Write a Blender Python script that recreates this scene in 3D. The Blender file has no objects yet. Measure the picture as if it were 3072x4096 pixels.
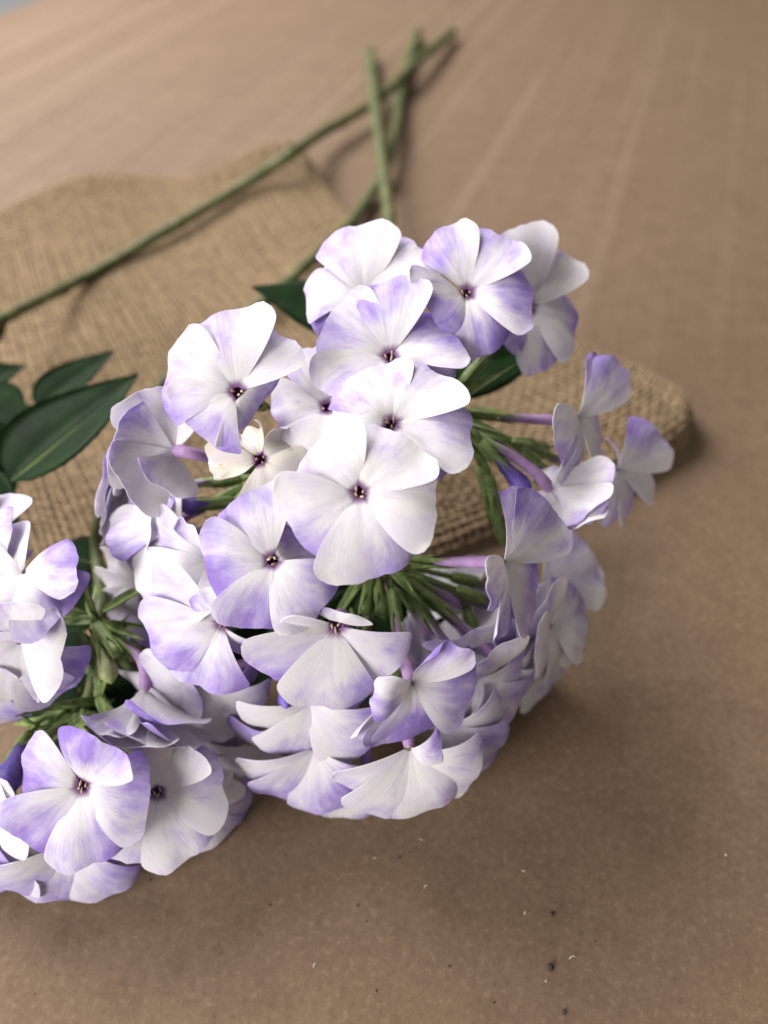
import bpy, math, random
import numpy as np
from mathutils import Vector

# ------------------------------------------------------------------ camera
H = 0.185                      # lens height above the cardboard (m)
PITCH = math.radians(49.7)
FPX = 2840.0                   # focal length in photo pixels (3072 x 4096)
scene = bpy.context.scene
cam_d = bpy.data.cameras.new('camera')
cam = bpy.data.objects.new('camera', cam_d)
scene.collection.objects.link(cam)
cam.location = (0, 0, H)
cam.rotation_euler = (math.pi/2 - PITCH, 0, 0)
cam_d.sensor_fit = 'VERTICAL'
cam_d.sensor_height = 36.0
cam_d.sensor_width = 27.0
cam_d.lens = 36.0*FPX/4096.0
cam_d.clip_start = 0.005
cam_d.clip_end = 50
cam_d.dof.use_dof = True
cam_d.dof.focus_distance = 0.144
cam_d.dof.aperture_fstop = 7.0
scene.camera = cam

# ------------------------------------------------------------------ light
world = bpy.data.worlds.new('World'); scene.world = world
world.use_nodes = True
bg = world.node_tree.nodes['Background']
bg.inputs[0].default_value = (1.0, 0.945, 0.87, 1)
bg.inputs[1].default_value = 0.24
def area(name, loc, target, size, power, col):
    l = bpy.data.lights.new(name, 'AREA'); l.shape = 'RECTANGLE'
    l.size, l.size_y = size; l.energy = power; l.color = col
    o = bpy.data.objects.new(name, l); scene.collection.objects.link(o)
    o.location = loc
    o.rotation_euler = (Vector(target)-Vector(loc)).to_track_quat('-Z', 'Y').to_euler()
    return o
area('window_light', (-0.64, 0.88, 0.90), (0.0, 0.32, 0.0), (0.8, 0.6), 29.0, (1.0, 0.975, 0.94))
area('fill_light', (-0.78, -0.50, 0.46), (0.0, 0.15, 0.04), (0.6, 0.5), 14.5, (1.0, 0.97, 0.95))  # added fill to brighten the front petals, no real lamp there
scene.render.engine = 'CYCLES'
scene.render.resolution_x = 768; scene.render.resolution_y = 1024
vs = scene.view_settings
vs.view_transform = 'Standard'; vs.look = 'None'; vs.gamma = 1; vs.use_curve_mapping = False
vs.exposure = 0.33

# ------------------------------------------------------------------ pixel helpers
CAM = np.array([0, 0, H]); RX = np.array([1., 0, 0])
FW = np.array([0, math.cos(PITCH), -math.sin(PITCH)])
UP = np.array([0, math.sin(PITCH), math.cos(PITCH)])
def ray(px, py):
    return RX*(px-1536)/FPX - UP*(py-2048)/FPX + FW          # depth 1
def at(px, py, d): return CAM + ray(px, py)*d
def ground(px, py, z=0.0):
    r = ray(px, py); return CAM + r*((z-H)/r[2])
def camdir(n):
    v = RX*n[0] + UP*n[1] - FW*n[2]; return v/np.linalg.norm(v)
ORI = {1:(1000,800),2:(1700,800),3:(350,1200),4:(350,2000),5:(1000,1700),6:(1000,2400),
       7:(1600,1900),8:(0,2700),9:(0,1900),10:(0,1200),13:(1900,1200)}
def Z(k, x, y):                                               # enlarged-view pixel -> photo pixel
    if k == 0: return (x, y)
    return (ORI[k][0]+x*0.60277, ORI[k][1]+y*0.60277)
def nrm(v): return v/max(np.linalg.norm(v), 1e-12)
def bez(p, t):
    t = np.asarray(t)[:, None]
    return (1-t)**3*p[0]+3*(1-t)**2*t*p[1]+3*(1-t)*t*t*p[2]+t**3*p[3]
rng = random.Random(7)

# ------------------------------------------------------------------ object helpers
ORG = {}
def mk(name, V, F, mat, parent=None, origin=None, smooth=True, uv=None):
    V = np.asarray(V, float)
    if origin is None: origin = V.mean(0)
    origin = np.asarray(origin, float)
    me = bpy.data.meshes.new(name)
    me.from_pydata((V-origin).tolist(), [], F)
    if uv is not None:
        ul = me.uv_layers.new(name='UVMap')
        li = np.zeros(len(me.loops), np.int32); me.loops.foreach_get('vertex_index', li)
        ul.data.foreach_set('uv', np.asarray(uv, float)[li].astype(np.float32).ravel())
    if smooth: me.polygons.foreach_set('use_smooth', [True]*len(me.polygons))
    me.materials.append(mat); me.update()
    o = bpy.data.objects.new(name, me); scene.collection.objects.link(o)
    if parent is not None:
        o.parent = parent; o.location = origin-ORG[parent.name]
    else: o.location = origin
    ORG[o.name] = origin
    return o
def empty(name, loc, label, cat):
    o = bpy.data.objects.new(name, None); scene.collection.objects.link(o)
    o.location = loc; o.empty_display_size = 0.01; ORG[o.name] = np.asarray(loc, float)
    o['label'] = label; o['category'] = cat
    return o
def tube(P, rad, n=8, cap=True):
    P = np.asarray(P); m = len(P); rad = np.broadcast_to(rad, (m,))
    T = np.gradient(P, axis=0); T /= np.linalg.norm(T, axis=1)[:, None]
    a = np.array([0.31, 0.17, 0.93]); s = nrm(np.cross(T[0], a)); V = []
    for i in range(m):
        s = nrm(s - T[i]*np.dot(s, T[i])); b = np.cross(T[i], s)
        for k in range(n):
            w = 2*math.pi*k/n
            V.append(P[i]+rad[i]*(math.cos(w)*s+math.sin(w)*b))
    F = [(i*n+k, i*n+(k+1) % n, (i+1)*n+(k+1) % n, (i+1)*n+k) for i in range(m-1) for k in range(n)]
    if cap:
        F.append(tuple(range(n))[::-1]); F.append(tuple((m-1)*n+k for k in range(n)))
    return V, F
def join(parts):
    V, F = [], []
    for v, f in parts:
        o = len(V); V += list(v); F += [tuple(i+o for i in q) for q in f]
    return V, F
def smooth_path(pts, n):
    pts = np.asarray(pts, float); m = len(pts)
    E = np.vstack([2*pts[0]-pts[1], pts, 2*pts[-1]-pts[-2]])
    out = []
    for t in np.linspace(0, m-1-1e-6, n):
        i = int(t); f = t-i; a, b, c, d = E[i:i+4]
        out.append(0.5*((2*b)+(c-a)*f+(2*a-5*b+4*c-d)*f*f+(3*b-a-3*c+d)*f**3))
    return np.array(out)

# ------------------------------------------------------------------ materials
class NT:
    def __init__(s, name):
        s.m = bpy.data.materials.new(name); s.m.use_nodes = True
        s.t = s.m.node_tree; s.t.nodes.clear()
        s.out = s.t.nodes.new('ShaderNodeOutputMaterial')
    def n(s, kind, **kw):
        o = s.t.nodes.new('ShaderNode'+kind)
        for k, v in kw.items(): setattr(o, k, v)
        return o
    def l(s, a, b): s.t.links.new(a, b)
    def put(s, sock, v):
        if isinstance(v, bpy.types.NodeSocket): s.l(v, sock)
        else: sock.default_value = v
    def math(s, op, a, b=0.0, clamp=False):
        o = s.n('Math', operation=op); o.use_clamp = clamp
        s.put(o.inputs[0], a); s.put(o.inputs[1], b); return o.outputs[0]
    def mapr(s, v, a, b, c=0.0, d=1.0, smooth=True):
        o = s.n('MapRange'); o.interpolation_type = 'SMOOTHSTEP' if smooth else 'LINEAR'
        s.put(o.inputs[0], v)
        for i, x in enumerate((a, b, c, d)): s.put(o.inputs[i+1], x)
        return o.outputs[0]
    def mix(s, f, a, b, mode='MIX'):
        o = s.n('Mix', data_type='RGBA'); o.blend_type = mode
        s.put(o.inputs[0], f)
        s.put(o.inputs[6], a if isinstance(a, bpy.types.NodeSocket) else (*a, 1))
        s.put(o.inputs[7], b if isinstance(b, bpy.types.NodeSocket) else (*b, 1))
        return o.outputs[2]
    def noise(s, vec, scale, detail=3, rough=0.55):
        o = s.n('TexNoise'); s.put(o.inputs['Vector'], vec)
        o.inputs['Scale'].default_value = scale; o.inputs['Detail'].default_value = detail
        o.inputs['Roughness'].default_value = rough; return o.outputs[0]
    def comb(s, x, y, z=0.0):
        o = s.n('CombineXYZ')
        for i, v in enumerate((x, y, z)): s.put(o.inputs[i], v)
        return o.outputs[0]
    def bump(s, h, dist, strength=1.0):
        o = s.n('Bump'); o.inputs['Distance'].default_value = dist
        o.inputs['Strength'].default_value = strength; s.put(o.inputs['Height'], h); return o.outputs[0]
    def attr(s, name):
        o = s.n('Attribute'); o.attribute_type = 'OBJECT'; o.attribute_name = name; return o.outputs['Fac']
    def principled(s, col, rough=0.6, normal=None, spec=0.4):
        p = s.n('BsdfPrincipled'); s.put(p.inputs['Base Color'], col if isinstance(col, bpy.types.NodeSocket) else (*col, 1))
        s.put(p.inputs['Roughness'], rough); p.inputs['Specular IOR Level'].default_value = spec
        if normal is not None: s.l(normal, p.inputs['Normal'])
        return p
    def done(s, sh): s.l(sh, s.out.inputs[0]); return s.m

def petal_material():
    m = NT('petal')
    uv = m.n('UVMap'); sx = m.n('SeparateXYZ'); m.l(uv.outputs[0], sx.inputs[0])
    u = sx.outputs[0]; t = m.math('SUBTRACT', m.math('MULTIPLY', sx.outputs[1], 2.0), 1.0)
    seed = m.attr('seed'); amt = m.attr('violet'); warm = m.attr('cream')
    big = m.noise(m.comb(m.math('MULTIPLY', u, 1.6), m.math('MULTIPLY', t, 1.5), seed), 1.6, 3)
    streak = m.noise(m.comb(m.math('MULTIPLY', u, 1.3), m.math('MULTIPLY', t, 9.0), seed), 1.0, 4, 0.6)
    fine = m.noise(m.comb(m.math('MULTIPLY', u, 9.0), m.math('MULTIPLY', t, 34.0), seed), 1.0, 4, 0.65)
    f = m.math('ADD', m.math('MULTIPLY', t, 0.50), m.math('MULTIPLY', u, 0.75))
    f = m.math('ADD', f, m.math('MULTIPLY', m.math('SUBTRACT', big, 0.5), 1.9))
    f = m.math('ADD', f, m.math('MULTIPLY', m.math('SUBTRACT', streak, 0.5), 0.55))
    f = m.math('ADD', f, m.math('MULTIPLY', m.math('SUBTRACT', fine, 0.5), 0.42))
    f = m.math('ADD', f, m.math('SUBTRACT', amt, 0.95))
    vio = m.mapr(f, -0.35, 0.95)
    # the throat side of the petal stays white
    vio = m.math('MULTIPLY', vio, m.mapr(m.math('ADD', u, m.math('MULTIPLY', m.math('SUBTRACT', streak, .5), .35)), 0.16, 0.60))
    wash = m.math('MULTIPLY', m.mapr(m.noise(m.comb(u, t, seed), 1.9, 2), 0.32, 0.72), 0.36)
    white = m.mix(warm, (0.84, 0.825, 0.825), (0.80, 0.765, 0.66))
    col = m.mix(wash, white, (0.68, 0.60, 0.82))
    col = m.mix(vio, col, (0.455, 0.335, 0.73))
    deep = m.math('MULTIPLY', m.mapr(f, 0.55, 1.25), vio)
    col = m.mix(m.math('MULTIPLY', deep, 0.75), col, (0.285, 0.175, 0.58))
    # thin veins fanning out from the throat
    vein = m.n('TexNoise'); m.l(m.comb(m.math('MULTIPLY', u, 0.5), m.math('MULTIPLY', t, 9.0), seed), vein.inputs['Vector'])
    vein.inputs['Scale'].default_value = 2.0; vein.inputs['Detail'].default_value = 2
    vl = m.math('SUBTRACT', 1.0, m.mapr(m.math('ABSOLUTE', m.math('SUBTRACT', vein.outputs[0], 0.5)), 0.0, 0.035))
    col = m.mix(m.math('MULTIPLY', m.math('MULTIPLY', vl, m.mapr(u, 1.0, 0.1)), 0.10), col, (0.40, 0.33, 0.50))
    mid = m.math('MULTIPLY', m.mapr(m.math('ABSOLUTE', t), 0.05, 0.0), m.mapr(u, 0.75, 0.1))
    col = m.mix(m.math('MULTIPLY', mid, 0.20), col, (0.38, 0.30, 0.50))
    eye = m.math('MULTIPLY', m.mapr(m.math('ADD', u, m.math('MULTIPLY', m.math('SUBTRACT', streak, 0.5), 0.10)), 0.135, 0.02), m.attr('eye'))
    col = m.mix(eye, col, (0.22, 0.085, 0.25))
    dry = m.mapr(m.noise(m.comb(m.math('MULTIPLY', u, 2.0), m.math('MULTIPLY', t, 2.0), seed), 2.3, 3), 0.60, 0.72)
    dry = m.math('MULTIPLY', m.math('MULTIPLY', dry, warm), 0.55)
    col = m.mix(dry, col, (0.48, 0.30, 0.12))
    vs_ = m.n('TexVoronoi'); m.l(m.comb(u, t, seed), vs_.inputs['Vector']); vs_.inputs['Scale'].default_value = 3.2
    spot = m.math('MULTIPLY', m.mapr(vs_.outputs['Distance'], 0.035, 0.02), m.mapr(m.noise(m.comb(u, t, seed), 4.0, 1), 0.56, 0.60))
    col = m.mix(m.math('MULTIPLY', spot, 0.8), col, (0.16, 0.10, 0.07))
    h = m.math('ADD', m.math('MULTIPLY', fine, 0.5), m.math('MULTIPLY', streak, 1.0))
    nor = m.bump(m.math('ADD', h, m.math('MULTIPLY', vl, -0.35)), 0.0003, 0.26)
    p = m.principled(col, 0.62, nor, 0.22)
    p.inputs['Sheen Weight'].default_value = 0.12; p.inputs['Sheen Roughness'].default_value = 0.5
    tr = m.n('BsdfTranslucent'); m.l(col, tr.inputs[0]); m.l(nor, tr.inputs[1])
    mx = m.n('MixShader'); mx.inputs[0].default_value = 0.36
    m.l(p.outputs[0], mx.inputs[1]); m.l(tr.outputs[0], mx.inputs[2])
    return m.done(mx.outputs[0])
def simple(name, a, b, scale, rough=0.5, bumpd=0.0003, stretch=None, trans=0.0, spec=0.4):
    m = NT(name); tc = m.n('TexCoord'); vec = tc.outputs['Object']
    if stretch is not None:
        mp = m.n('Mapping'); mp.inputs['Scale'].default_value = stretch; m.l(vec, mp.inputs[0]); vec = mp.outputs[0]
    nz = m.noise(vec, scale, 4); nz2 = m.noise(vec, scale*5, 3)
    col = m.mix(m.mapr(nz, 0.3, 0.7), a, b)
    p = m.principled(col, rough, m.bump(m.math('ADD', nz, m.math('MULTIPLY', nz2, 0.4)), bumpd, 0.6), spec)
    sh = p.outputs[0]
    if trans:
        tr = m.n('BsdfTranslucent'); m.l(col, tr.inputs[0])
        mx = m.n('MixShader'); mx.inputs[0].default_value = trans
        m.l(sh, mx.inputs[1]); m.l(tr.outputs[0], mx.inputs[2]); sh = mx.outputs[0]
    return m.done(sh)
def leaf_material():
    m = NT('leaf'); uv = m.n('UVMap'); sx = m.n('SeparateXYZ'); m.l(uv.outputs[0], sx.inputs[0])
    u = sx.outputs[0]; t = m.math('ABSOLUTE', m.math('SUBTRACT', m.math('MULTIPLY', sx.outputs[1], 2.0), 1.0))
    tc = m.n('TexCoord')
    nz = m.noise(tc.outputs['Object'], 160, 4)
    ph = m.math('SUBTRACT', m.math('MULTIPLY', u, 60.0), m.math('MULTIPLY', t, 26.0))
    sv = m.math('POWER', m.math('ABSOLUTE', m.math('SINE', ph)), 10.0)
    mid = m.mapr(t, 0.075, 0.02)
    col = m.mix(m.mapr(nz, 0.3, 0.72), (0.003, 0.013, 0.0035), (0.008, 0.027, 0.005))
    col = m.mix(m.math('MULTIPLY', sv, 0.03), col, (0.08, 0.15, 0.04))
    col = m.mix(m.math('MULTIPLY', mid, m.mapr(u, 0.6, 0.0, 0.0, 0.55)), col, (0.16, 0.21, 0.05))
    h = m.math('SUBTRACT', m.math('MULTIPLY', nz, 0.5), m.math('ADD', m.math('MULTIPLY', sv, 0.06), mid))
    p = m.principled(col, 0.55, m.bump(h, 0.0005, 0.5), 0.10)
    tr = m.n('BsdfTranslucent'); m.l(col, tr.inputs[0])
    mx = m.n('MixShader'); mx.inputs[0].default_value = 0.15
    m.l(p.outputs[0], mx.inputs[1]); m.l(tr.outputs[0], mx.inputs[2])
    return m.done(mx.outputs[0])
def cardboard_material():
    m = NT('cardboard'); tc = m.n('TexCoord'); ob = tc.outputs['Object']
    mp = m.n('Mapping'); mp.inputs['Rotation'].default_value = (0, 0, math.radians(20)); m.l(ob, mp.inputs[0])
    sx = m.n('SeparateXYZ'); m.l(mp.outputs[0], sx.inputs[0]); x, y = sx.outputs[0], sx.outputs[1]
    wob = m.noise(m.comb(m.math('MULTIPLY', x, 30.0), m.math('MULTIPLY', y, 3.0)), 1.0, 2)
    flute = m.math('SINE', m.math('ADD', m.math('MULTIPLY', x, 2*math.pi/0.0085), m.math('MULTIPLY', wob, 7.0)))
    lanes = m.noise(m.comb(m.math('MULTIPLY', x, 70.0), m.math('MULTIPLY', y, 1.2)), 1.0, 3)
    wide = m.noise(m.comb(m.math('MULTIPLY', x, 14.0), m.math('MULTIPLY', y, 4.0)), 1.0, 2)
    fib = m.noise(ob, 520, 6, 0.75); grain = m.noise(ob, 1700, 3, 0.7); blot = m.noise(ob, 22, 4, 0.6); cloud = m.noise(ob, 90, 5, 0.65)
    col = m.mix(m.mapr(blot, 0.0, 1.0), (0.132, 0.084, 0.051), (0.174, 0.116, 0.074))
    col = m.mix(m.math('MULTIPLY', m.mapr(cloud, 0.40, 0.66), 0.6), col, (0.118, 0.073, 0.044))
    col = m.mix(m.math('MULTIPLY', m.mapr(fib, 0.51, 0.68), 0.6), col, (0.235, 0.165, 0.110))
    col = m.mix(m.math('MULTIPLY', m.mapr(fib, 0.48, 0.34), 0.65), col, (0.10, 0.062, 0.04))
    col = m.mix(m.math('MULTIPLY', m.mapr(grain, 0.42, 0.72), 0.4), col, (0.125, 0.083, 0.056))
    worn = m.mapr(y, 0.10, 0.34, 0.12, 1.0)
    col = m.mix(m.math('MULTIPLY', m.math('MULTIPLY', m.mapr(lanes, 0.50, 0.80), 0.38), worn), col, (0.27, 0.20, 0.15))
    col = m.mix(m.math('MULTIPLY', m.math('MULTIPLY', m.mapr(lanes, 0.48, 0.25), 0.40), worn), col, (0.13, 0.085, 0.058))
    # scuffs and specks
    vo = m.n('TexVoronoi'); m.l(ob, vo.inputs['Vector']); vo.inputs['Scale'].default_value = 120
    sp = m.math('MULTIPLY', m.mapr(vo.outputs['Distance'], 0.075, 0.035), m.mapr(m.noise(ob, 60, 2), 0.50, 0.58))
    col = m.mix(m.math('MULTIPLY', sp, 0.75), col, (0.10, 0.055, 0.035))
    mpb = m.n('Mapping'); mpb.inputs['Rotation'].default_value = (0, 0, 0.7); mpb.inputs['Scale'].default_value = (90, 300, 1)
    m.l(ob, mpb.inputs[0])
    vb = m.n('TexVoronoi'); m.l(mpb.outputs[0], vb.inputs['Vector']); vb.inputs['Scale'].default_value = 1.0
    lt = m.math('MULTIPLY', m.mapr(vb.outputs['Distance'], 0.09, 0.04), m.mapr(m.noise(ob, 75, 2), 0.54, 0.60))
    col = m.mix(m.math('MULTIPLY', lt, 0.6), col, (0.40, 0.31, 0.23))
    # long creases pressed along the flutes
    def crease(x0, w):
        return m.mapr(m.math('ABSOLUTE', m.math('SUBTRACT', m.math('ADD', x, m.math('MULTIPLY', wob, 0.003)), x0)), w, 0.0)
    c1 = m.math('ADD', crease(CRE[0], 0.0022), crease(CRE[1], 0.0014))
    c2 = crease(CRE[2], 0.0010)
    col = m.mix(m.math('MULTIPLY', c2, 0.7), col, (0.37, 0.30, 0.235))
    h = m.math('ADD', m.math('MULTIPLY', flute, 0.02), m.math('MULTIPLY', wide, 1.2))
    h = m.math('ADD', h, m.math('MULTIPLY', lanes, 0.8))
    h = m.math('SUBTRACT', h, m.math('MULTIPLY', c1, 1.0))
    h = m.math('ADD', h, m.math('ADD', m.math('MULTIPLY', fib, 0.16), m.math('MULTIPLY', cloud, 0.35)))
    p = m.principled(col, 0.72, m.bump(h, 0.0009, 0.7), 0.25)
    return m.done(p.outputs[0])
def rotx(p):
    a = math.radians(20); return p[0]*math.cos(a)-p[1]*math.sin(a)
CRE = [rotx(ground(330, 405)), rotx(ground(250, 850)), rotx(ground(1400, 590))]
M_PETAL = petal_material()
M_TUBE = simple('corolla_tube', (0.34, 0.20, 0.40), (0.46, 0.29, 0.54), 300, 0.6, 0.0002, trans=0.2)
M_THROAT = simple('throat', (0.14, 0.045, 0.16), (0.24, 0.10, 0.25), 600, 0.6)
M_THROAT2 = simple('pale_throat', (0.62, 0.56, 0.52), (0.76, 0.73, 0.73), 600, 0.6)
M_ANTHER = simple('anther', (0.42, 0.30, 0.19), (0.54, 0.42, 0.30), 900, 0.7)
M_CALYX = simple('calyx', (0.085, 0.14, 0.03), (0.20, 0.26, 0.085), 350, 0.5, 0.0003, trans=0.1)
M_STEM = simple('stem', (0.040, 0.052, 0.013), (0.10, 0.108, 0.032), 120, 0.55, 0.0003)
M_BUD = simple('bud', (0.10, 0.06, 0.36), (0.25, 0.18, 0.60), 260, 0.5, 0.0002, trans=0.1)
M_BUDG = simple('green_bud', (0.42, 0.44, 0.26), (0.22, 0.28, 0.08), 260, 0.5, 0.0002, trans=0.1)
M_LEAF = leaf_material()
M_CARD = cardboard_material()
M_JUTE = simple('jute', (0.205, 0.145, 0.085), (0.30, 0.215, 0.132), 330, 0.85, 0.0003, spec=0.15)
M_FLOOR = simple('floor', (0.06, 0.063, 0.07), (0.085, 0.09, 0.095), 12, 0.7)
M_LINT = simple('lint', (0.60, 0.50, 0.40), (0.75, 0.68, 0.58), 800, 0.8)
M_CRUMB = simple('crumb', (0.02, 0.014, 0.012), (0.06, 0.045, 0.05), 800, 0.8)

# ------------------------------------------------------------------ ground and cardboard
def slab(name, poly, z0, z1, mat):
    n = len(poly)
    V = [(x, y, z1) for x, y in poly]+[(x, y, z0) for x, y in poly]
    F = [tuple(range(n)), tuple(range(2*n-1, n-1, -1))]
    F += [(i, n+i, n+(i+1) % n, (i+1) % n) for i in range(n)]
    return mk(name, V, F, mat, origin=(0, 0, 0), smooth=False)
fl = slab('ground', [(-4, -3), (4, -3), (4, 5), (-4, 5)], -0.03, -0.0062, M_FLOOR); fl['kind'] = 'structure'
e0 = ground(-60, 84)[:2]; e1 = ground(160, -4)[:2]; ed = (e1-e0)/np.linalg.norm(e1-e0)
pa = e0-ed*0.9; pb = e1+ed*0.6
cb = slab('cardboard', [tuple(pa), (pa[0]-0.1, -0.5), (0.8, -0.5), (0.9, pb[1]), tuple(pb)], -0.006, 0.0, M_CARD)
cb['kind'] = 'structure'

# ------------------------------------------------------------------ burlap cloth woven thread by thread
def curve2(px):
    return np.array([ground(*p)[:2] for p in px])
EA = curve2([(1200, 655), (1290, 735), (1400, 880), (1640, 1080), (1900, 1250), (2150, 1360), (2380, 1440), (2560, 1530), (2690, 1620), (2765, 1710)])
EB = curve2([(2765, 1710), (2730, 1810), (2560, 1925), (2300, 2040), (1950, 2170), (1500, 2330), (1000, 2500), (500, 2690), (0, 2860), (-350, 2960)])
EC = curve2([(1200, 655), (1000, 715), (800, 770), (650, 782), (500, 795), (330, 830), (150, 880), (0, 925), (-200, 990), (-420, 1060)])
def sample(E, t):
    t = np.clip(t, 0, 1); d = np.r_[0, np.cumsum(np.linalg.norm(np.diff(E, axis=0), axis=1))]
    d /= d[-1]; return np.stack([np.interp(t, d, E[:, 0]), np.interp(t, d, E[:, 1])], -1)
def lenE(E): return np.linalg.norm(np.diff(E, axis=0), axis=1).sum()
LA, LB = lenE(EA), lenE(EC)
def cloth(a, b):
    """a: 0..1 along the edge from back corner to the right fold, b: 0..1 away from it to the left"""
    A = sample(EA, a); S0 = sample(EC, b); S1 = sample(EB, b)
    c00, c10, c01, c11 = EA[0], EA[-1], EC[-1], EB[-1]
    L = c01+(c11-c01)*a[..., None]
    P = (1-b)[..., None]*A + b[..., None]*L + (1-a)[..., None]*S0 + a[..., None]*S1 \
        - ((1-a)*(1-b))[..., None]*c00 - (a*(1-b))[..., None]*c10 - ((1-a)*b)[..., None]*c01 - (a*b)[..., None]*c11
    x, y = P[..., 0], P[..., 1]
    def qr(e, r): q = np.clip(1-np.clip(e, 0, r)/r, 0, 1); return np.sqrt(np.clip(1-q*q, 0, 1))
    hB = 0.0125*np.clip((a-0.45)/0.55, 0, 1)**1.3*np.exp(-b/0.32)
    hC = (0.014+0.004*np.sin(b*13+0.6))*np.exp(-a/0.085) + 0.006*np.exp(-((a-0.42-0.1*b)/0.07)**2)*np.clip(b*4, 0, 1)
    h = 0.0022+hB+hC + 0.0016*(1+np.sin(x*55+y*31))*0.5 + 0.0012*(1+np.sin(x*23-y*70))*0.5
    e = qr(b*LB, 0.006+0.006*a)*qr((1-a)*LA, 0.013)*qr(a*LA, 0.010)
    z = 0.0011+h*e
    return np.stack([x, y, z], -1)
def weave():
    pitch = 0.0023; na, nb = int(LA/pitch), int(LB/pitch)
    r2 = np.random.RandomState(5); Vs, Fs = [], []; off = 0
    for axis in (0, 1):
        cnt, per = (na, nb) if axis == 0 else (nb, na)
        for i in range(cnt):
            m = per*2+1
            s = np.linspace(0.0, 1.0, m)
            c = (i+0.5)/cnt + (r2.rand()-.5)*0.25/cnt + 0.16/cnt*np.sin(np.arange(m)*0.11+r2.rand()*6)
            c = np.clip(c, 0.0005, 0.9995)
            a, b = (c, s) if axis == 0 else (s, c)
            P = cloth(a, b)
            ph = np.cos(np.pi*np.arange(m)/2.0*1.0)   # over / under at every crossing
            k = np.arange(m); wv = np.where(k % 2 == 1, np.where(((k//2)+i) % 2 == 0, 1.0, -1.0), 0.0)
            if axis == 1: wv = -wv
            eps = 0.004
            da = cloth(np.clip(a+eps, 0, 1), b)-cloth(np.clip(a-eps, 0, 1), b)
            db = cloth(a, np.clip(b+eps, 0, 1))-cloth(a, np.clip(b-eps, 0, 1))
            N = np.cross(db, da); N /= np.linalg.norm(N, axis=1)[:, None]+1e-12
            N *= np.sign(N[:, 2:3]+1e-9)
            T = np.gradient(P, axis=0); T /= np.linalg.norm(T, axis=1)[:, None]+1e-12
            S = np.cross(N, T)
            P = P + N*(wv*0.00042)[:, None]
            w = pitch*(0.34+0.10*r2.rand())*(1+0.15*np.sin(np.arange(m)*0.7+r2.rand()*9)); hgt = 0.00033
            ring = np.stack([P+S*w[:, None], P+N*hgt, P-S*w[:, None], P-N*hgt], 1)
            V = ring.reshape(-1, 3); V[:, 2] = np.maximum(V[:, 2], 0.0002)
            idx = np.arange(m-1)[:, None]*4
            q = np.stack([np.stack([idx[:, 0]+j, idx[:, 0]+(j+1) % 4, idx[:, 0]+4+(j+1) % 4, idx[:, 0]+4+j], 1) for j in range(4)], 1).reshape(-1, 4)
            Vs.append(V); Fs.append(q+off); off += len(V)
    V = np.concatenate(Vs); F = np.concatenate(Fs)
    me = bpy.data.meshes.new('weave')
    me.vertices.add(len(V)); me.vertices.foreach_set('co', V.astype(np.float32).ravel())
    me.loops.add(len(F)*4); me.loops.foreach_set('vertex_index', F.astype(np.int32).ravel())
    me.polygons.add(len(F)); me.polygons.foreach_set('loop_start', (np.arange(len(F))*4).astype(np.int32))
    me.polygons.foreach_set('use_smooth', [True]*len(F)); me.update(calc_edges=True)
    me.materials.append(M_JUTE)
    return me
_a, _b = np.meshgrid(np.linspace(0, 1, 120), np.linspace(0, 1, 120)); CG = cloth(_a.ravel(), _b.ravel())
def lying(px, py, r):
    z = r
    for _ in range(4):
        p = ground(px, py, z); q = np.hypot(CG[:, 0]-p[0], CG[:, 1]-p[1]); i = q.argmin()
        z = r + (CG[i, 2]+0.0006 if q[i] < 0.004 else 0.0)
    return ground(px, py, z)
bl = bpy.data.objects.new('burlap_cloth', weave()); scene.collection.objects.link(bl)
bl['label'] = 'coarse tan burlap cloth lying on the cardboard under the flowers'; bl['category'] = 'cloth'

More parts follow.
